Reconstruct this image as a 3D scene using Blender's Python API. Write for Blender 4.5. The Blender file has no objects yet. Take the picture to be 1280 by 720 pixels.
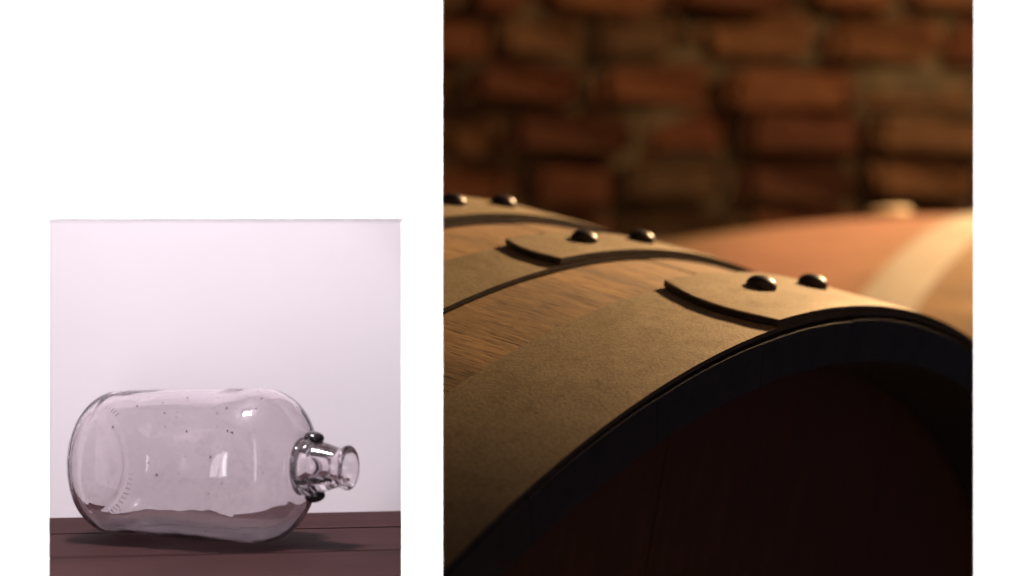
import bpy, bmesh, math, random
from mathutils import Vector, Matrix
random.seed(7)
R = math.radians
SC = bpy.context.scene
COL = SC.collection
CZ = 1.55                       # height of the lens above the cellar floor
FPX, YH = 2600.0, 300.0         # focal length and horizon row, for a 1280 px wide picture

# ------------------------------------------------------------------ camera
cam_data = bpy.data.cameras.new('camera')
cam = bpy.data.objects.new('camera', cam_data); COL.objects.link(cam)
cam.location = (0, 0, CZ); cam.rotation_euler = (R(90), 0, 0)
cam_data.sensor_width = 36.0
cam_data.lens = FPX / 1280 * 36.0
cam_data.shift_y = -(360 - YH) / 1280
cam_data.clip_start = 0.02; cam_data.clip_end = 60
cam_data.dof.use_dof = True
cam_data.dof.focus_distance = 0.94
cam_data.dof.aperture_fstop = cam_data.lens / 1000 / 0.0138
SC.camera = cam

# ------------------------------------------------------------------ world and lamps
w = bpy.data.worlds.new('World'); SC.world = w; w.use_nodes = True
bg = w.node_tree.nodes['Background']
bg.inputs[0].default_value = (0.25, 0.38, 0.9, 1); bg.inputs[1].default_value = 0.03

def P(x, y, z):                 # x right, y up from the lens, z away from the lens
    return Vector((x, z, y + CZ))
def px(u, v, z):                # a pixel of the 1280 x 720 picture at depth z
    return P((u - 640) / FPX * z, (YH - v) / FPX * z, z)

def lamp(name, loc, target, power, sx, sy, color, spread=180):
    d = bpy.data.lights.new(name, 'AREA'); d.shape = 'RECTANGLE'
    d.size = sx; d.size_y = sy; d.energy = power; d.color = color; d.spread = R(spread)
    o = bpy.data.objects.new(name, d); COL.objects.link(o); o.location = loc
    o.rotation_euler = (target - loc).to_track_quat('-Z', 'Y').to_euler()
    return o
# panel: added raking fill from the left; cellar: warm lamp above and behind; niche: added fill above the jug and two added glint strips at its left
lamp('panel_fill', P(-1.35, -0.05, 0.60), P(0.0, -0.05, 0.764), 82, 0.05, 0.5, (1, 1, 1), 50)  # added raking light that brings the panel to white
lamp('cellar_lamp', P(1.18, 0.88, 2.46), P(0.10, -0.05, 1.08), 112, 0.16, 0.16, (1.0, 0.63, 0.32))
bd_ = bpy.data.lights.new('brick_fill', 'POINT'); bd_.energy = 75; bd_.color = (1.0, 0.63, 0.32); bd_.shadow_soft_size = 0.09  # added fill to brighten the bricks
bo_ = bpy.data.objects.new('brick_fill', bd_); COL.objects.link(bo_); bo_.location = P(1.50, 1.05, 2.55)
lamp('niche_fill', P(-0.135, 0.62, 0.825), P(-0.12, -0.10, 0.99), 13.6, 0.16, 0.08, (1.0, 0.94, 0.98))  # added fill for the wall behind the jug
lamp('glint_strip', P(-0.2050, -0.084, 0.790), P(-0.12, -0.095, 0.875), 0.022, 0.0085, 0.065, (1, 0.97, 1))  # added strip, placed for a glint on the glass
lamp('glint_strip', P(-0.1940, -0.082, 0.783), P(-0.12, -0.095, 0.875), 0.042, 0.0150, 0.075, (1, 0.97, 1))  # second added strip, for the neighbouring glint
sd = bpy.data.lights.new('jug_fill', 'SPOT'); sd.energy = 6; sd.color = (1.0, 0.94, 0.98)  # added spot at the lens, evens the light on the niche wall
sd.shadow_soft_size = 0.004; sd.spot_size = R(13.8); sd.spot_blend = 0.35
so = bpy.data.objects.new('jug_fill', sd); COL.objects.link(so); so.location = P(0.0, -0.001, -0.008)
so.rotation_euler = (P(-0.117, -0.052, 0.77) - so.location).to_track_quat('-Z', 'Y').to_euler()

vs = SC.view_settings
vs.view_transform = 'Standard'; vs.look = 'None'; vs.exposure = 0; vs.gamma = 1; vs.use_curve_mapping = False
SC.cycles.use_denoising = True
SC.cycles.max_bounces = 16; SC.cycles.transmission_bounces = 14; SC.cycles.glossy_bounces = 6
SC.cycles.sample_clamp_indirect = 6

# ------------------------------------------------------------------ helpers
def empty(name, loc, label, cat, group=None):
    o = bpy.data.objects.new(name, None); COL.objects.link(o); o.location = loc
    o.empty_display_size = 0.02
    o['label'] = label; o['category'] = cat
    if group: o['group'] = group
    return o
def link(name, me, mats, parent=None, kind=None, smooth=True):
    if not isinstance(mats, (list, tuple)): mats = [mats]
    if not me.materials:
        for m in mats: me.materials.append(m)
    if smooth:
        for p in me.polygons: p.use_smooth = True
    o = bpy.data.objects.new(name, me); COL.objects.link(o)
    if parent: o.parent = parent
    if kind: o['kind'] = kind
    return o
def obj_bm(name, bm, mats, parent=None, kind=None, smooth=False, origin=None):
    if origin is None: origin = parent.location if parent and not parent.parent else None
    if origin is not None: bmesh.ops.translate(bm, verts=bm.verts, vec=-Vector(origin))
    bmesh.ops.recalc_face_normals(bm, faces=bm.faces)
    me = bpy.data.meshes.new(name); bm.to_mesh(me); bm.free()
    return link(name, me, mats, parent, kind, smooth)
def smooth_by_angle(o, deg=35):
    me = o.data
    for p in me.polygons: p.use_smooth = True
    bm = bmesh.new(); bm.from_mesh(me)
    for e in bm.edges:
        if len(e.link_faces) == 2 and e.calc_face_angle(0) > R(deg): e.smooth = False
    bm.to_mesh(me); bm.free()
def grid_solid(bm, outer, inner):
    """closed slab between two equally sized grids of points"""
    n, m = len(outer), len(outer[0])
    A = [[bm.verts.new(c) for c in row] for row in outer]
    B = [[bm.verts.new(c) for c in row] for row in inner]
    F = []
    for i in range(n - 1):
        for j in range(m - 1):
            bm.faces.new((A[i][j], A[i+1][j], A[i+1][j+1], A[i][j+1]))
            bm.faces.new((B[i][j], B[i][j+1], B[i+1][j+1], B[i+1][j]))
    for i in range(n - 1):
        F.append(bm.faces.new((A[i][0], B[i][0], B[i+1][0], A[i+1][0])))
        F.append(bm.faces.new((A[i][m-1], A[i+1][m-1], B[i+1][m-1], B[i][m-1])))
    for j in range(m - 1):
        F.append(bm.faces.new((A[0][j], A[0][j+1], B[0][j+1], B[0][j])))
        F.append(bm.faces.new((A[n-1][j], B[n-1][j], B[n-1][j+1], A[n-1][j+1])))
    return F
def box(bm, pts8):
    v = [bm.verts.new(p) for p in pts8]
    for f in ((0,1,2,3), (7,6,5,4), (0,4,5,1), (1,5,6,2), (2,6,7,3), (3,7,4,0)):
        bm.faces.new([v[i] for i in f])
def slab(bm, c, ax, ay, az):
    """box from corner c along three edge vectors"""
    box(bm, [c, c+ax, c+ax+ay, c+ay, c+az, c+ax+az, c+ax+ay+az, c+ay+az])

# ------------------------------------------------------------------ materials
def mat(name):
    m = bpy.data.materials.new(name); m.use_nodes = True
    nt = m.node_tree; b = nt.nodes['Principled BSDF']
    return m, nt, b
def node(nt, t, **kw):
    n = nt.nodes.new(t)
    for k, v in kw.items():
        if k in n.inputs.keys(): n.inputs[k].default_value = v
        else: setattr(n, k, v)
    return n
def ramp(nt, fac, stops):
    r = nt.nodes.new('ShaderNodeValToRGB')
    el = r.color_ramp.elements
    while len(el) < len(stops): el.new(0.5)
    for e, (p, c) in zip(el, stops): e.position = p; e.color = (*c, 1)
    nt.links.new(fac, r.inputs[0]); return r.outputs[0]
def mix(nt, fac, a, b, mode='MIX'):
    n = nt.nodes.new('ShaderNodeMix'); n.data_type = 'RGBA'; n.blend_type = mode
    for s, v in ((n.inputs[0], fac), (n.inputs[6], a), (n.inputs[7], b)):
        if isinstance(v, (int, float)): s.default_value = v
        elif isinstance(v, tuple): s.default_value = (*v, 1)
        else: nt.links.new(v, s)
    return n.outputs[2]
def bump(nt, h, b, strength, dist):
    n = nt.nodes.new('ShaderNodeBump'); n.inputs['Strength'].default_value = strength; n.inputs['Distance'].default_value = dist
    nt.links.new(h, n.inputs['Height']); nt.links.new(n.outputs[0], b.inputs['Normal'])
def coord(nt, scale, out='Object', rot=None):
    tc = nt.nodes.new('ShaderNodeTexCoord'); mp = nt.nodes.new('ShaderNodeMapping')
    mp.inputs['Scale'].default_value = scale
    if rot: mp.inputs['Rotation'].default_value = rot
    nt.links.new(tc.outputs[out], mp.inputs[0]); return mp.outputs[0]
def noise(nt, vec, scale, detail=6, rough=0.6, dist=0.0):
    n = node(nt, 'ShaderNodeTexNoise', Scale=scale, Detail=detail, Roughness=rough, Distortion=dist)
    nt.links.new(vec, n.inputs['Vector']); return n.outputs['Fac']

M = {}
def simple(name, col, rough=0.7, metal=0.0, var=0.1, sc=20, bs=0.1, bd=0.0005):
    m, nt, b = mat(name)
    v = coord(nt, (1, 1, 1)); n = noise(nt, v, sc)
    lo = tuple(c * (1 - var) for c in col); hi = tuple(min(1, c * (1 + var)) for c in col)
    nt.links.new(ramp(nt, n, [(0.3, lo), (0.7, hi)]), b.inputs['Base Color'])
    b.inputs['Roughness'].default_value = rough; b.inputs['Metallic'].default_value = metal
    bump(nt, n, b, bs, bd); M[name] = m; return m
simple('panel_white', (0.93, 0.93, 0.93), 0.8, var=0.005, sc=60, bs=0.02)
simple('niche_wall', (0.80, 0.74, 0.78), 0.9, var=0.025, sc=9, bs=0.05, bd=0.0004)
simple('niche_dark', (0.045, 0.038, 0.042), 0.9)  # unseen niche faces kept dark to darken the glass edges
simple('grey_trim', (0.05, 0.043, 0.046), 0.5, var=0.05)
simple('panel_back', (0.06, 0.05, 0.05), 0.8)  # back and cellar reveals darkened to cut bounced light
simple('partition_dark', (0.018, 0.013, 0.010), 0.95)  # near black so the added partition bounces little light
simple('cellar_floor', (0.10, 0.085, 0.07), 0.9, sc=8)
simple('mortar', (0.15, 0.115, 0.065), 0.95, var=0.7, sc=6, bs=0.6, bd=0.01)
simple('beam_wood', (0.10, 0.06, 0.035), 0.8)
simple('rivet_steel', (0.055, 0.05, 0.05), 0.42, 0.85, var=0.25, sc=160, bs=0.15, bd=0.0004)
simple('dirt', (0.035, 0.022, 0.022), 0.9)
simple('bung_silicone', (0.36, 0.28, 0.18), 0.5)

def wood_vec(nt):
    """axial coordinate (attribute grain: metres along, round and through the stave)"""
    a = nt.nodes.new('ShaderNodeAttribute'); a.attribute_name = 'grain'
    return a.outputs['Vector']
def oak(name, base, stain):
    m, nt, b = mat(name)
    g = wood_vec(nt)
    oi = nt.nodes.new('ShaderNodeObjectInfo')
    add = nt.nodes.new('ShaderNodeVectorMath'); add.operation = 'MULTIPLY_ADD'
    nt.links.new(oi.outputs['Random'], add.inputs[0]); add.inputs[1].default_value = (7.3, 5.1, 0)
    nt.links.new(g, add.inputs[2])
    def mp(s):
        k = nt.nodes.new('ShaderNodeMapping'); k.inputs['Scale'].default_value = s
        nt.links.new(add.outputs[0], k.inputs[0]); return k.outputs[0]
    fine = noise(nt, mp((30, 330, 60)), 1.0, 6, 0.7, 0.5)
    pores = noise(nt, mp((70, 620, 90)), 1.0, 3, 0.6)
    broad = noise(nt, mp((5, 24, 10)), 1.0, 4, 0.6, 0.8)
    lo = tuple(c * 0.62 for c in base); hi = tuple(min(1, c * 1.22) for c in base)
    c = ramp(nt, broad, [(0.32, lo), (0.68, hi)])
    c = mix(nt, 0.55, c, ramp(nt, fine, [(0.38, (0.42, 0.36, 0.3)), (0.6, (1.05, 1.05, 1.05))]), 'MULTIPLY')
    c = mix(nt, 0.8, c, ramp(nt, pores, [(0.35, (0.14, 0.10, 0.07)), (0.45, (1, 1, 1))]), 'MULTIPLY')
    # wine stain round the bung
    sx = nt.nodes.new('ShaderNodeSeparateXYZ'); nt.links.new(g, sx.inputs[0])
    st = ramp(nt, sx.outputs[0], stain)
    c = mix(nt, st, c, (0.25, 0.115, 0.085))
    nt.links.new(c, b.inputs['Base Color'])
    rr = nt.nodes.new('ShaderNodeMapRange'); rr.inputs[3].default_value = 0.42; rr.inputs[4].default_value = 0.7
    nt.links.new(fine, rr.inputs[0]); nt.links.new(rr.outputs[0], b.inputs['Roughness'])
    bump(nt, pores, b, 0.35, 0.0006)
    M[name] = m
k0 = (0, 0, 0)
oak('oak_front', (0.30, 0.185, 0.075), [(0.0, k0), (0.19, k0), (0.24, (0.42,)*3), (0.34, (0.1,)*3)])
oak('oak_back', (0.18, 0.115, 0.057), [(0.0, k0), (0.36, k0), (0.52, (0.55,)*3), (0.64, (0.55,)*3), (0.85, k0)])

m, nt, b = mat('chime_shade')  # oak stave ends, bluish shade put into the colour
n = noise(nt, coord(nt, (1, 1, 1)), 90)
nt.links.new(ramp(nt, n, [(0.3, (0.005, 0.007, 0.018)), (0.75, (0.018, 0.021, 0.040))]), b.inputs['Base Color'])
b.inputs['Roughness'].default_value = 0.45; bump(nt, n, b, 0.4, 0.0006); M['chime_shade'] = m

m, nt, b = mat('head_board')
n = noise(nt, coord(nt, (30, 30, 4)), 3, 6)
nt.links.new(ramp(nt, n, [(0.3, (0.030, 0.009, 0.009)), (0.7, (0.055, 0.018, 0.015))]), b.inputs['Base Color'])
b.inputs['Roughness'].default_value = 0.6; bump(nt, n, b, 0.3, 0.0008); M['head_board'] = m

# galvanised hoop steel, dulled and brown with age
def steel(name, lo, hi):
    m, nt, b = mat(name)
    v = coord(nt, (1, 1, 1))
    n1 = noise(nt, v, 9, 5, 0.6); n2 = noise(nt, v, 620, 3, 0.75); n3 = noise(nt, v, 130, 6, 0.75, 0.5); n4 = noise(nt, v, 26, 3, 0.5, 1.2)
    c = ramp(nt, n1, [(0.3, lo), (0.7, hi)])
    c = mix(nt, 0.75, c, ramp(nt, n2, [(0.32, (0.5, 0.47, 0.44)), (0.60, (1.05, 1.05, 1.05))]), 'MULTIPLY')
    c = mix(nt, 0.5, c, ramp(nt, n3, [(0.30, (0.55, 0.48, 0.4)), (0.48, (1, 1, 1))]), 'MULTIPLY')
    c = mix(nt, 0.35, c, ramp(nt, n4, [(0.30, (0.7, 0.62, 0.5)), (0.6, (1, 1, 1))]), 'MULTIPLY')
    nt.links.new(c, b.inputs['Base Color'])
    b.inputs['Metallic'].default_value = 0.3
    rr = nt.nodes.new('ShaderNodeMapRange'); rr.inputs[3].default_value = 0.38; rr.inputs[4].default_value = 0.62
    nt.links.new(n3, rr.inputs[0]); nt.links.new(rr.outputs[0], b.inputs['Roughness'])
    bump(nt, n2, b, 0.3, 0.0005); M[name] = m
steel('hoop_steel', (0.26, 0.21, 0.125), (0.36, 0.29, 0.175))
steel('hoop_pale', (0.33, 0.30, 0.25), (0.42, 0.38, 0.32))
simple('hoop_edge_shade', (0.06, 0.055, 0.06), 0.55, 0.6, var=0.4, sc=120, bs=0.3)  # unlit edge faces of the hoop steel, shade put into the colour

# old brick
m, nt, b = mat('brick')
oi = nt.nodes.new('ShaderNodeObjectInfo')
v = coord(nt, (1, 1, 1)); va = nt.nodes.new('ShaderNodeVectorMath'); va.operation = 'ADD'
nt.links.new(v, va.inputs[0]); nt.links.new(oi.outputs['Random'], va.inputs[1])
n1 = noise(nt, va.outputs[0], 8, 7, 0.65, 0.6)
c = ramp(nt, oi.outputs['Random'], [(0.0, (0.13, 0.05, 0.024)), (0.3, (0.22, 0.080, 0.034)), (0.55, (0.29, 0.125, 0.052)), (0.8, (0.23, 0.125, 0.058)), (1.0, (0.14, 0.09, 0.045))])
c = mix(nt, 0.75, c, ramp(nt, n1, [(0.34, (0.22, 0.2, 0.2)), (0.62, (1.2, 1.1, 1.0))]), 'MULTIPLY')
nt.links.new(c, b.inputs['Base Color']); b.inputs['Roughness'].default_value = 0.92
bump(nt, n1, b, 0.6, 0.008); M['brick'] = m

# shelf planks, dark reddish brown
m, nt, b = mat('shelf_wood')
oi = nt.nodes.new('ShaderNodeObjectInfo')
v = coord(nt, (9, 150, 150)); va = nt.nodes.new('ShaderNodeVectorMath'); va.operation = 'ADD'
sc_ = nt.nodes.new('ShaderNodeMath'); sc_.operation = 'MULTIPLY'; sc_.inputs[1].default_value = 40
nt.links.new(oi.outputs['Random'], sc_.inputs[0])
nt.links.new(v, va.inputs[0]); nt.links.new(sc_.outputs[0], va.inputs[1])
n1 = noise(nt, va.outputs[0], 1.0, 6, 0.6, 0.7)
n2 = noise(nt, coord(nt, (1, 1, 1)), 30, 4, 0.6)
c = ramp(nt, n1, [(0.25, (0.015, 0.0048, 0.0050)), (0.75, (0.036, 0.0130, 0.0130))])
c = mix(nt, 0.5, c, ramp(nt, n2, [(0.3, (0.6, 0.58, 0.58)), (0.7, (1.1, 1.1, 1.1))]), 'MULTIPLY')
nt.links.new(c, b.inputs['Base Color']); b.inputs['Roughness'].default_value = 0.7
b.inputs['Specular IOR Level'].default_value = 0.08
bump(nt, n1, b, 0.25, 0.0003); M['shelf_wood'] = m

# clear glass with a dusty film
m, nt, b = mat('jug_glass')
nt.nodes.remove(b); out = nt.nodes['Material Output']
gl = node(nt, 'ShaderNodeBsdfGlass', IOR=1.5, Roughness=0.0); gl.inputs['Color'].default_value = (0.995, 0.975, 0.985, 1)
df = node(nt, 'ShaderNodeBsdfDiffuse'); df.inputs['Color'].default_value = (0.66, 0.54, 0.58, 1)
v = coord(nt, (1, 1, 1)); n1 = noise(nt, v, 38, 7, 0.68, 0.8); n2 = noise(nt, v, 260, 4, 0.7)
film = ramp(nt, n1, [(0.38, (0.012,)*3), (0.55, (0.035,)*3), (0.72, (0.16,)*3)])
film = mix(nt, 1.0, film, ramp(nt, n2, [(0.35, (0.5,)*3), (0.7, (1.3,)*3)]), 'MULTIPLY')
ms = nt.nodes.new('ShaderNodeMixShader')
nt.links.new(film, ms.inputs[0]); nt.links.new(gl.outputs[0], ms.inputs[1]); nt.links.new(df.outputs[0], ms.inputs[2])
bp = nt.nodes.new('ShaderNodeBump'); bp.inputs['Strength'].default_value = 0.2; bp.inputs['Distance'].default_value = 0.0012
nw = noise(nt, v, 55, 2, 0.4); nt.links.new(nw, bp.inputs['Height']); nt.links.new(bp.outputs[0], gl.inputs['Normal'])
nt.links.new(ms.outputs[0], out.inputs['Surface']); M['jug_glass'] = m

m, nt, b = mat('ear_refraction')  # refraction of dark surroundings put into the ear colour
n = noise(nt, coord(nt, (1, 1, 1)), 300)
nt.links.new(ramp(nt, n, [(0.3, (0.006, 0.004, 0.005)), (0.7, (0.02, 0.014, 0.015))]), b.inputs['Base Color'])
b.inputs['Roughness'].default_value = 0.06; M['ear_refraction'] = m

# ================================================================== STRUCTURE
ZF, ZB = 0.7685, 0.770           # front and back of the white panel
# openings (left, right, top, bottom) in metres on the panel
jug_o = ((59.5-640)/FPX*ZB, (504.5-640)/FPX*ZF, (YH-270.5)/FPX*ZF, (YH-760)/FPX*ZF)
cel_o = ((551-640)/FPX*ZF, (1220-640)/FPX*ZF, (YH+60)/FPX*ZF, (YH-760)/FPX*ZF)
xs = [-1.1, jug_o[0], jug_o[1], cel_o[0], cel_o[1], 1.1]
ys = sorted([-CZ, jug_o[3], jug_o[2], cel_o[2], 1.25])
bm = bmesh.new()
cells = {}
V = {}
def gv(i, j, s):
    if (i, j, s) not in V: V[i, j, s] = bm.verts.new(P(xs[i], ys[j], (ZF, ZB)[s]))
    return V[i, j, s]
solid = lambda i, j: 0 <= i < 5 and 0 <= j < 4 and not (i == 1 and j == 1) and not (i == 3 and j in (1, 2))
for i in range(5):
    for j in range(4):
        if not solid(i, j): continue
        for s in (0, 1):
            bm.faces.new([gv(i, j, s), gv(i+1, j, s), gv(i+1, j+1, s), gv(i, j+1, s)])
        for di, dj, e in ((-1, 0, ((0, 0), (0, 1))), (1, 0, ((1, 0), (1, 1))), (0, -1, ((0, 0), (1, 0))), (0, 1, ((0, 1), (1, 1)))):
            if not solid(i+di, j+dj):
                (a0, b0), (a1, b1) = e
                bm.faces.new([gv(i+a0, j+b0, 0), gv(i+a1, j+b1, 0), gv(i+a1, j+b1, 1), gv(i+a0, j+b0, 1)])
panel = obj_bm('page_panel', bm, [M['panel_white'], M['panel_back']], kind='structure')  # added panel in place of a white page margin
for p_ in panel.data.polygons:
    if p_.center.y > ZB - 1e-5 or (abs(p_.normal.y) < 0.5 and cel_o[0]-1e-4 < p_.center.x < cel_o[1]+1e-4): p_.material_index = 1

# thin grey edging along the top of the jug's opening
bm = bmesh.new()
slab(bm, P(jug_o[0], jug_o[2] - 0.0016, ZF - 0.0006), Vector((jug_o[1]-jug_o[0]-0.0008, 0, 0)), Vector((0, ZB-ZF, 0)), Vector((0, 0, 0.0016)))
trim = obj_bm('edge_strip', bm, M['grey_trim'], origin=P(jug_o[0], jug_o[2], ZF))
trim.location = P(jug_o[0], jug_o[2], ZF)
trim['label'] = 'thin grey edging strip along the top of the jug opening'; trim['category'] = 'edging strip'

# niche that holds the jug: back wall and shelf are turned a little
SHELF = -0.1300
yaw = R(8.8)
ex = Vector((math.cos(yaw), math.sin(yaw), 0)); ey = Vector((-math.sin(yaw), math.cos(yaw), 0)); ez = Vector((0, 0, 1))
back0 = px(280, 643, 0.130 * FPX / (643 - YH)); back0.z = SHELF + CZ
def NB(a, d, h): return back0 + ex*a + ey*d + ez*h
bm = bmesh.new(); slab(bm, NB(-0.25, 0.0008, -0.03), ex*0.345, ey*0.008, ez*0.235)
obj_bm('niche_back_wall', bm, M['niche_wall'], kind='structure')
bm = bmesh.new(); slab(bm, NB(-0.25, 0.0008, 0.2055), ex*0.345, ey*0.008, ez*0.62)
obj_bm('dark_board', bm, M['niche_dark'], kind='structure')  # unseen dark board added to darken the jug's glass edges
PK = 0.0365                      # partition runs away from the lens: x = -PK z - 0.002
def part_x(z): return -PK*z - 0.002
bm = bmesh.new()
za, zb_ = ZB + 0.0005, 1.10
box(bm, [P(part_x(za), -0.5, za), P(part_x(zb_), -0.5, zb_), P(part_x(zb_)-0.004, -0.5, zb_), P(part_x(za)-0.004, -0.5, za),
         P(part_x(za), 0.72, za), P(part_x(zb_), 0.72, zb_), P(part_x(zb_)-0.004, 0.72, zb_), P(part_x(za)-0.004, 0.72, za)])
obj_bm('light_partition', bm, M['partition_dark'], kind='structure')  # unseen divider added to keep niche and cellar light apart
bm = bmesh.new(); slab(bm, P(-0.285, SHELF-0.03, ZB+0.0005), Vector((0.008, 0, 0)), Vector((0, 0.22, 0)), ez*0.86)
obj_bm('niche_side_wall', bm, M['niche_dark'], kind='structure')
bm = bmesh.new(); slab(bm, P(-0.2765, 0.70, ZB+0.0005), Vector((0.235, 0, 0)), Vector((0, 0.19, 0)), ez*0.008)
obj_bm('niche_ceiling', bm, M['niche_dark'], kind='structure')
bm = bmesh.new()
zc = 1.005
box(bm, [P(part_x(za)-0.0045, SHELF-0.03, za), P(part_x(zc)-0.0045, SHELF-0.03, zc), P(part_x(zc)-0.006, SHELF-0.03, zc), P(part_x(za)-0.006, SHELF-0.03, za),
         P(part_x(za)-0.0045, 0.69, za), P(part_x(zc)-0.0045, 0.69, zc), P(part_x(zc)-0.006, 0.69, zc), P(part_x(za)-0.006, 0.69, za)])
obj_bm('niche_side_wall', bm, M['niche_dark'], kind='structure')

# cellar floor
bm = bmesh.new(); slab(bm, P(-3, -CZ-0.05, 0.3), Vector((6, 0, 0)), Vector((0, 3.75, 0)), ez*0.05)
obj_bm('floor', bm, M['cellar_floor'], kind='structure')

# brick wall
ZW = 3.9
wall = empty('brick_wall', P(0.4, -CZ, ZW), 'old red brick wall with rough mortar behind the barrels', 'wall')
bm = bmesh.new(); slab(bm, P(-1.6, -CZ, ZW+0.012), Vector((4.2, 0, 0)), Vector((0, 0.12, 0)), ez*3.0)
obj_bm('mortar', bm, M['mortar'], wall)
variants = []
for k in range(6):
    bm = bmesh.new(); bmesh.ops.create_cube(bm, size=1.0)
    bmesh.ops.bevel(bm, geom=list(bm.edges), offset=0.13, segments=2, affect='EDGES')
    for v_ in bm.verts:
        v_.co += Vector((random.uniform(-.06, .06), random.uniform(-.3, .3), random.uniform(-.18, .18)))
    me = bpy.data.meshes.new('brick'); bm.to_mesh(me); bm.free(); me.materials.append(M['brick']); variants.append(me)
PX_, PY_ = 0.213, 0.090
for r_ in range(19):
    y0 = -0.62 + r_*PY_
    ph = random.uniform(0, 6)
    x = -0.95 + (0.5 * (r_ % 2) + random.uniform(-.08, .08)) * PX_
    while x < 1.75:
        y = y0 + 0.012*math.sin(2.3*x + ph*0.25)
        wd = PX_ * random.choice((1.0, 1.12, 0.86, 1.2, 0.55))
        o = bpy.data.objects.new('brick', random.choice(variants)); COL.objects.link(o); o.parent = wall
        o.scale = (wd - random.uniform(.014, .03), 0.075, PY_ - random.uniform(.014, .026))
        o.location = P(x + wd/2, y + random.uniform(-.006, .006), ZW + random.uniform(-.02, .045)) - wall.location
        o.rotation_euler = (R(random.uniform(-4, 4)), R(random.uniform(-3, 3)), R(random.uniform(-5, 5)))
        x += wd

# ================================================================== CASKS
class Frame:
    """cask axis: C centre of the near end, a along the cask (away), u sideways, v up"""
    def __init__(s, C, a, r0, g, L):
        s.C = Vector(C); s.a = Vector(a).normalized(); up = Vector((0, 1, 0))
        s.u = s.a.cross(up).normalized(); s.v = s.u.cross(s.a)
        s.r0, s.g, s.L = r0, g, L
    def r(s, t): return s.r0 + s.g*t - s.g*t*t/s.L
    def pt(s, t, th, dr=0.0, rad=None):
        rr = (s.r(t) if rad is None else rad) + dr
        q = s.C + s.a*t + (s.u*math.cos(th) + s.v*math.sin(th))*rr
        return P(q.x, q.y, q.z)
def cut_partition(bm):
    """the near cask stops against the partition"""
    z1, z2 = 0.5, 1.5
    p0 = P(part_x(z1)+0.001, 0, z1); p1 = P(part_x(z2)+0.001, 0, z2)
    n = (p1 - p0).cross(Vector((0, 0, 1))).normalized()
    if n.x < 0: n = -n
    res = bmesh.ops.bisect_plane(bm, geom=bm.verts[:]+bm.edges[:]+bm.faces[:], plane_co=p0, plane_no=n, clear_inner=True)
    es = [e for e in res['geom_cut'] if isinstance(e, bmesh.types.BMEdge)]
    if es: bmesh.ops.holes_fill(bm, edges=es)

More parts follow.
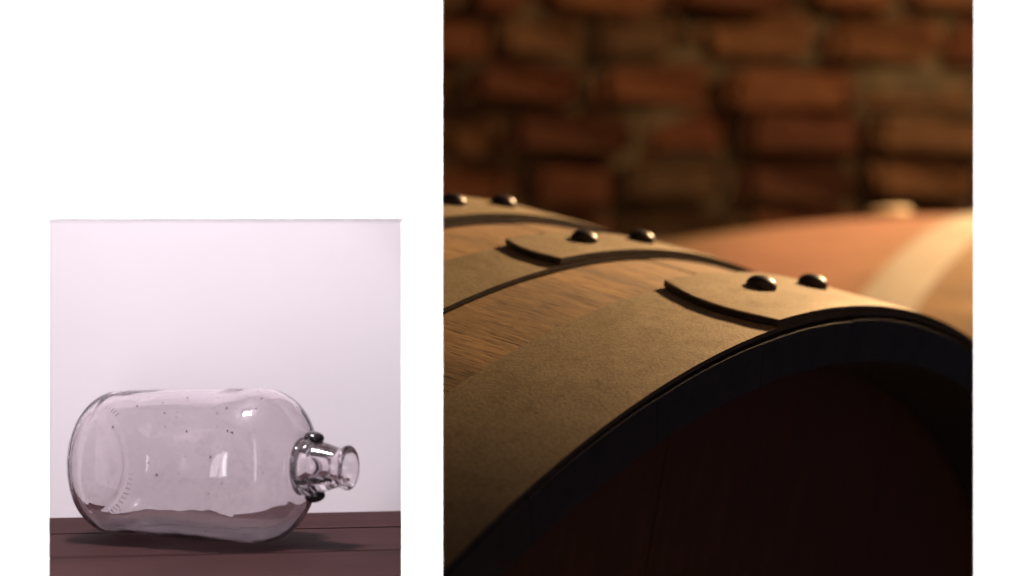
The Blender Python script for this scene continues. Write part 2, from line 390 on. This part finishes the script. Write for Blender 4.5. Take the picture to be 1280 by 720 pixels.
def make_cask(name, F, label, group, nst, hoops, oakm, steelm, th_lo, th_hi, cut=False, thick=0.036, lap_at=None, bung=None, head_far=False):
    q = F.C + F.a*(F.L/2)
    root = empty(name, P(q.x, q.y - F.r(F.L/2), q.z), label, 'cask', group)
    o0 = root.location
    # staves
    dth = 2*math.pi/nst
    k0 = int(th_lo/dth); k1 = int(th_hi/dth)
    for k in range(k0, k1):
        a0, a1 = k*dth + 0.00025, (k+1)*dth - 0.00025
        ts = [0.0, 0.004] + [0.03 + (F.L-0.06)*i/16 for i in range(17)] + [F.L-0.004, F.L]
        nth = 6
        wob = random.uniform(-0.0007, 0.0007)
        outer, inner = [], []
        for t in ts:
            e = -0.002 if t in (0.0, F.L) else 0.0
            d = min(t, F.L-t)
            ri = -thick + (0.012*(1 - d/0.03) if d < 0.03 else 0)
            orow, irow = [], []
            for i in range(nth+1):
                th = a0 + (a1-a0)*i/nth
                ed = -0.0003 if i in (0, nth) else 0
                orow.append(F.pt(t, th, e + wob + ed)); irow.append(F.pt(t, th, ri))
            outer.append(orow); inner.append(irow)
        bm = bmesh.new(); grid_solid(bm, outer, inner)
        for f in bm.faces: f.material_index = 0
        if cut and (a0+a1)/2 < R(84): cut_partition(bm)
        if not bm.verts: bm.free(); continue
        st = obj_bm('stave', bm, [M[oakm], M['chime_shade']], root)
        me = st.data
        at = me.attributes.new('grain', 'FLOAT_VECTOR', 'POINT')
        for i, v_ in enumerate(me.vertices):
            wv = v_.co + o0; c = Vector((wv.x, wv.z - CZ, wv.y)) - F.C
            t = c.dot(F.a); th = math.atan2(c.dot(F.v), c.dot(F.u)); rad = (c - F.a*t).length
            at.data[i].vector = (t, th*F.r0, rad)
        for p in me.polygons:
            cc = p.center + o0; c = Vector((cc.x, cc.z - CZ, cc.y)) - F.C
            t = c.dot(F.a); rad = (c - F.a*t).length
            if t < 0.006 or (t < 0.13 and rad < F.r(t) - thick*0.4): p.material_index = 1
        smooth_by_angle(st, 30)
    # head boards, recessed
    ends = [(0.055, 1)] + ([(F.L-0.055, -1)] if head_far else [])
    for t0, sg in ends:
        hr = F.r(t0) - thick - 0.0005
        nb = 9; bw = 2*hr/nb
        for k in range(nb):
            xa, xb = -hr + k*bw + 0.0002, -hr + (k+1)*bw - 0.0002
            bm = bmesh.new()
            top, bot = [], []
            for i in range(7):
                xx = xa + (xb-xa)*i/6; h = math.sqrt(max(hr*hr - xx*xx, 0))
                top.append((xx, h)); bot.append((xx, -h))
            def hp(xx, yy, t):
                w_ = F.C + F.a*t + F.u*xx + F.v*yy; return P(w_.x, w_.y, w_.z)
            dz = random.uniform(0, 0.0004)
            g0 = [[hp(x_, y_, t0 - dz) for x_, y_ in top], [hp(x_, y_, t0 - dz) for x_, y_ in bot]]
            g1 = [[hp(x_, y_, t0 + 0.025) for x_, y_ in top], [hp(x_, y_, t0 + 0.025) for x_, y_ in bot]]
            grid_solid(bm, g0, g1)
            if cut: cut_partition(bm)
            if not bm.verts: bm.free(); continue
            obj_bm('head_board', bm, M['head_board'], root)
    # hoops
    ht = 0.0034
    for hi_, (s0, s1, lap) in enumerate(hoops):
        nseg = 150
        outer, inner = [], []
        for i in range(nseg+1):
            th = th_lo + (th_hi-th_lo)*i/nseg
            outer.append([F.pt(s0 + (s1-s0)*j/4, th, ht + (-0.0006 if j in (0, 4) else 0)) for j in range(5)])
            inner.append([F.pt(s0 + (s1-s0)*j/4, th, 0.0004) for j in range(5)])
        bm = bmesh.new()
        for f in grid_solid(bm, outer, inner): f.material_index = 1
        if cut: cut_partition(bm)
        hoop = obj_bm('hoop', bm, [M[steelm], M['hoop_edge_shade']], root)
        smooth_by_angle(hoop, 30)
        if not lap: continue
        # overlapping end, cut on a slant and a little curled
        outer, inner = [], []
        nl = 40
        for i in range(nl+1):
            ro, ri_ = [], []
            for j in range(9):
                f = j/8
                sft = R(82.85 - 3.0*f*(1-f) + 1.1*f*f if hi_ == 0 else 82.9 - 2.4*f*(1-f) + 0.75*f) if lap_at is None else lap_at + R(-3.0*f*(1-f) + 1.1*f*f)
                ee = (i/nl)**1.6
                th = sft + ee*R(27)
                lift = 0.0038*(1 - ee*0.9)
                t = s0 + (s1-s0)*f
                cr = -0.0005 if (j in (0, 8) or i == 0) else 0
                ro.append(F.pt(t, th, ht + lift + cr)); ri_.append(F.pt(t, th, ht + 0.0002 - (0.0002 if i else 0)))
            outer.append(ro); inner.append(ri_)
        bm = bmesh.new()
        for f in grid_solid(bm, outer, inner): f.material_index = 1
        lp = obj_bm('lap_end', bm, [M[steelm], M['hoop_edge_shade']], hoop, origin=o0); smooth_by_angle(lp, 30)
        for thd in lap:
            sc_ = s0 + (s1-s0)*(0.56 if s1-s0 > 0.06 else 0.5)
            rr = 0.0080 if hi_ == 0 else 0.0074
            c0 = F.pt(sc_, R(thd), ht + 0.0030); c1 = F.pt(sc_, R(thd), ht + 1.0)
            nrm = (c1 - c0).normalized()
            bm = bmesh.new()
            prof = [(1.0, -0.1), (1.02, 0.10), (0.99, 0.26), (0.9, 0.46), (0.72, 0.64), (0.48, 0.76), (0.22, 0.81)]
            rings = []
            xa = nrm.orthogonal().normalized(); ya = nrm.cross(xa)
            for pr, ph in prof:
                rings.append([bm.verts.new(c0 + (xa*math.cos(2*math.pi*i/28) + ya*math.sin(2*math.pi*i/28))*rr*pr*(1+0.02*math.sin(3*i+hi_)) + nrm*rr*ph*0.95) for i in range(28)])
            for A, B in zip(rings, rings[1:]):
                for i in range(28): bm.faces.new((A[i], A[(i+1) % 28], B[(i+1) % 28], B[i]))
            bm.faces.new(rings[-1]); bm.faces.new(rings[0][::-1])
            obj_bm('rivet', bm, M['rivet_steel'], hoop, smooth=True, origin=o0)
    if bung is not None:
        t = bung
        c0 = F.pt(t, R(90), -0.004); nrm = (F.pt(t, R(90), 1) - c0).normalized()
        bm = bmesh.new(); xa = nrm.orthogonal().normalized(); ya = nrm.cross(xa); rings = []
        for pr, ph in ((0.022, 0), (0.027, 0.006), (0.029, 0.009), (0.027, 0.013), (0.021, 0.015), (0.010, 0.016)):
            rings.append([bm.verts.new(c0 + (xa*math.cos(2*math.pi*i/32) + ya*math.sin(2*math.pi*i/32))*pr + nrm*ph) for i in range(32)])
        for A, B in zip(rings, rings[1:]):
            for i in range(32): bm.faces.new((A[i], A[(i+1) % 32], B[(i+1) % 32], B[i]))
        bm.faces.new(rings[-1]); bm.faces.new(rings[0][::-1])
        obj_bm('bung', bm, M['bung_silicone'], root, smooth=True)
    return root

F1 = Frame((0.06352055, -0.72155691, 1.13431566), (-0.82224765, 0.19080256, 0.53619323), 0.6952, 0.0414, 1.75)
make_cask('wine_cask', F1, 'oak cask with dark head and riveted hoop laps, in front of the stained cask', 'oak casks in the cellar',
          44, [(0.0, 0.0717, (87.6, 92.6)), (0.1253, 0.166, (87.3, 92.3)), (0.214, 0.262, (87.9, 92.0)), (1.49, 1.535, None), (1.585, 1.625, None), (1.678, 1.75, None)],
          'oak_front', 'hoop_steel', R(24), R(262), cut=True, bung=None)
a2 = Vector((-0.80, -0.075, 0.60)).normalized()
mid2 = px(1085, 273, 2.62); mid2 = Vector((mid2.x, mid2.z - CZ - 0.745, mid2.y))
L2 = 1.34
F2 = Frame(mid2 - a2*(L2/2), a2, 0.66, 0.25, L2)
make_cask('wine_cask', F2, 'oak cask with wine stained middle and bung, standing behind by the brick wall', 'oak casks in the cellar',
          40, [(0.0, 0.07, None), (0.12, 0.16, None), (0.375, 0.445, None), (0.9, 0.96, None), (1.19, 1.23, None), (1.27, 1.34, None)],
          'oak_back', 'hoop_pale', 0.0, 2*math.pi, bung=L2/2 - 0.085, head_far=True)
# timbers that carry the casks
def timber(center, along, length, hgt, wd, label):
    a_ = Vector((along.x, along.y, 0)).normalized(); b_ = Vector((-a_.y, a_.x, 0))
    c = Vector((center.x, center.y, 0)) - a_*length/2 - b_*wd/2
    bm = bmesh.new(); slab(bm, c, a_*length, b_*wd, ez*hgt)
    bmesh.ops.bevel(bm, geom=list(bm.edges), offset=0.008, segments=2, affect='EDGES')
    org = Vector((center.x, center.y, 0))
    o = obj_bm('cask_timber', bm, M['beam_wood'], origin=org); o.location = org
    o['label'] = label; o['category'] = 'timber'; o['group'] = 'timbers under the casks'
for F, tag_ in ((F1, 'near oak cask'), (F2, 'wine stained oak cask')):
    for f in (0.25, 0.75):
        t = F.L*f; q = F.pt(t, R(-90))
        side = P(*(F.u)) - P(0, 0, 0)
        timber(q, side, 0.5, max(0.02, q.z - 0.002), 0.12, '%s timber bearing the %s end of the %s' % ('squared', 'front' if f < .5 else 'rear', tag_))

# ================================================================== SHELF AND JUG
shelf = empty('plank_shelf', back0 + ez*(-0.014) + ey*(-0.1), 'dark reddish brown plank shelf under the glass jug', 'shelf')
def depth_of(v):                # distance in front of the back wall, at column 280, of a row on the shelf
    z = -SHELF*FPX/(v - YH); return (back0.y - z) * math.cos(yaw)
cuts = [0.0, depth_of(663.5), depth_of(693.5), depth_of(693.5)+0.072, depth_of(693.5)+0.135]
for i in range(4):
    d0, d1 = cuts[i] + (0.0014 if i else 0.0003), cuts[i+1] - 0.0014
    bm = bmesh.new()
    # trim planks to the niche: between side wall and partition, behind the panel
    slab(bm, NB(-0.2, -d1, -0.014), ex*0.31, ey*(d1-d0), ez*0.014)
    for co, no in ((P(0, 0, ZB+0.001), Vector((0, -1, 0))), (P(-0.2765, 0, 0), Vector((-1, 0, 0)))):
        r_ = bmesh.ops.bisect_plane(bm, geom=bm.verts[:]+bm.edges[:]+bm.faces[:], plane_co=co, plane_no=no, clear_outer=True)
        es = [e for e in r_['geom_cut'] if isinstance(e, bmesh.types.BMEdge)]
        if es: bmesh.ops.holes_fill(bm, edges=es)
    p0 = P(part_x(0.5)-0.0063, 0, 0.5); p1 = P(part_x(1.5)-0.0063, 0, 1.5)
    n_ = (p1-p0).cross(ez).normalized(); n_ = n_ if n_.x > 0 else -n_
    r_ = bmesh.ops.bisect_plane(bm, geom=bm.verts[:]+bm.edges[:]+bm.faces[:], plane_co=p0, plane_no=n_, clear_outer=True)
    es = [e for e in r_['geom_cut'] if isinstance(e, bmesh.types.BMEdge)]
    if es: bmesh.ops.holes_fill(bm, edges=es)
    if not bm.verts: bm.free(); continue
    # mesh axes along the plank so the grain runs lengthwise
    rot = Matrix.Rotation(-yaw, 4, 'Z')
    bmesh.ops.translate(bm, verts=bm.verts, vec=-shelf.location)
    bmesh.ops.transform(bm, matrix=rot, verts=bm.verts)
    o = obj_bm('plank', bm, M['shelf_wood'], shelf, origin=Vector((0, 0, 0)))
    o.rotation_euler = (0, 0, yaw)

# glass jug lying on its side
jb = px(122, 578, 0.922)
jd = Vector((math.cos(R(22)), -math.sin(R(22)), 0.018)).normalized()
ju = Vector((0, 0, 1)); jx = jd.cross(ju).normalized(); ju = jx.cross(jd)
outer = [(1.8, 0), (1.8, 6), (1.6, 12), (1.0, 17), (0.4, 20), (0.2, 22), (0.7, 24.4), (2.0, 26.8), (4.2, 29.0), (7.4, 30.7), (11, 31.4), (16, 31.65), (30, 32.0), (50, 32.45),
         (70, 32.9), (78, 33.07), (82, 33.15), (84.5, 33.05), (87.6, 32.3), (91, 30.8), (94.2, 28.6), (96.8, 25.6), (98.8, 22.0), (100.2, 18.2), (101.0, 15.4), (102.0, 13.4), (103.2, 11.9),
         (104.4, 12.0), (105.4, 12.5), (106.9, 12.8), (108.4, 12.4), (109.4, 11.6), (110.2, 10.9), (112.2, 10.4), (115.0, 9.6), (117.4, 8.8), (119.6, 8.2), (121.2, 8.4),
         (122.6, 9.2), (123.6, 9.5), (124.4, 9.2), (124.7, 8.5)]
inner = [(124.5, 6.9), (123.4, 5.7), (121, 5.0), (117, 4.9), (111, 5.0), (106, 5.2), (103.4, 5.8), (101.8, 8.4), (100.8, 12.0), (99.6, 16.0), (97.9, 20.6), (95.6, 24.6),
         (92.6, 27.9), (88.6, 30.3), (84, 31.7), (78, 31.95), (70, 31.8), (50, 31.35), (30, 30.9), (16, 30.5), (11.4, 30.2), (8.2, 29.5), (5.4, 28.0), (3.5, 26.0), (2.4, 23.8), (2.0, 22), (2.0, 20), (2.4, 17), (3.0, 12), (3.2, 6), (3.2, 0)]
rmax = 0.0
jug_base = jb.copy()
# seat it: lowest point touches the shelf
low = min((jb + jd*(l/1000) - ju*(r/1000)).z for l, r in outer)
jb.z += (SHELF + CZ + 0.0002) - low
jug = empty('glass_jug', Vector((jb.x + 0.05, jb.y - 0.02, SHELF + CZ)), 'clear glass jug lying on its side on the plank shelf', 'jug')
NS = 128
def catmull(pts, n=4):
    out_ = []
    for i in range(len(pts)-1):
        p0 = pts[max(i-1, 0)]; p1 = pts[i]; p2 = pts[i+1]; p3 = pts[min(i+2, len(pts)-1)]
        for k in range(n):
            t = k/n
            out_.append(tuple(0.5*((2*p1[c]) + (-p0[c]+p2[c])*t + (2*p0[c]-5*p1[c]+4*p2[c]-p3[c])*t*t + (-p0[c]+3*p1[c]-3*p2[c]+p3[c])*t**3) for c in (0, 1)))
    out_.append(pts[-1]); return out_
def jp(l, r, th, wob=0.0):
    rr = r/1000 * (1 + wob)
    return jb + jd*(l/1000) + (jx*math.cos(th) + ju*math.sin(th))*rr
bm = bmesh.new()
prof = catmull(outer + inner, 3)
rows = []
for idx, (l, r) in enumerate(prof):
    if r < 1e-6: rows.append([bm.verts.new(jp(l, 0, 0))]); continue
    inn = idx > len(outer)*3
    row = []
    for i in range(NS):
        th = 2*math.pi*i/NS
        wv = 0
        if inn and 12 < l < 98: wv = 0.005*math.sin(2*th + l*0.05) + 0.003*math.sin(3*th - l*0.11 + 1) + 0.0015*math.sin(5*th + l*0.21)
        row.append(bm.verts.new(jp(l, r, th, wv)))
    rows.append(row)
for A, B in zip(rows, rows[1:]):
    if len(A) == 1 and len(B) == 1: continue
    for i in range(NS):
        j = (i+1) % NS
        if len(A) == 1: bm.faces.new((A[0], B[i], B[j]))
        elif len(B) == 1: bm.faces.new((A[i], B[0], A[j]))
        else: bm.faces.new((A[i], B[i], B[j], A[j]))
obj_bm('glass_body', bm, M['jug_glass'], jug, smooth=True)
# two glass ears on the neck ring, dark refraction put into the colour
def ear(sg):
    bm = bmesh.new(); bmesh.ops.create_uvsphere(bm, u_segments=24, v_segments=14, radius=1.0)
    c = jb + jd*0.1078 + ju*sg*0.01215
    for v_ in bm.verts:
        a_, b_, h_ = v_.co
        v_.co = c + jd*(a_*0.0043 - 0.0008*h_*abs(h_)) + jx*b_*0.0048 + ju*sg*h_*0.0030
    obj_bm('ear', bm, M['ear_refraction'], jug, smooth=True)['label'] = 'glass ear on the neck ring, dark refraction put into its colour'
ear(1); ear(-1)
# little knurls round the base
bm = bmesh.new()
for k in range(60):
    th = 2*math.pi*k/60
    if -0.25 < math.sin(th) < 0.75 and math.cos(th) > -2: continue
    c = jp(1.75, 25.0, th); rad = (jx*math.cos(th) + ju*math.sin(th)); tn = jd.cross(rad)
    al = (rad*0.55 + jd*0.83).normalized(); nn = al.cross(tn).normalized()
    slab(bm, c - al*0.0016 - tn*0.0002 - nn*0.0002, al*0.0026, tn*0.0004, nn*0.0004)
obj_bm('base_knurls', bm, M['jug_glass'], jug, kind='stuff')
# dirt specks sticking to the glass
bm = bmesh.new()
for k in range(95):
    l = random.uniform(8, 86); th = random.uniform(0, 2*math.pi)
    r = 31.7 + (l-8)/70*1.4 if l < 78 else 33.0
    c = jp(l, r + 0.02, th); s_ = random.choice((0.16, 0.2, 0.25, 0.32, 0.5))/1000
    rad = (jx*math.cos(th) + ju*math.sin(th)); tn = jd.cross(rad)
    v5 = []
    n5 = 6; st = random.uniform(0.6, 1.9)
    for i in range(n5):
        an = 2*math.pi*i/n5; q = random.uniform(0.6, 1.2)*s_
        v5.append(bm.verts.new(c + tn*math.cos(an)*q*st + jd*math.sin(an)*q))
    tp = bm.verts.new(c + rad*s_*0.5); bt = bm.verts.new(c - rad*s_*0.1)
    for i in range(n5):
        bm.faces.new((v5[i], v5[(i+1) % n5], tp)); bm.faces.new((v5[(i+1) % n5], v5[i], bt))
obj_bm('dirt_specks', bm, M['dirt'], jug, kind='stuff')
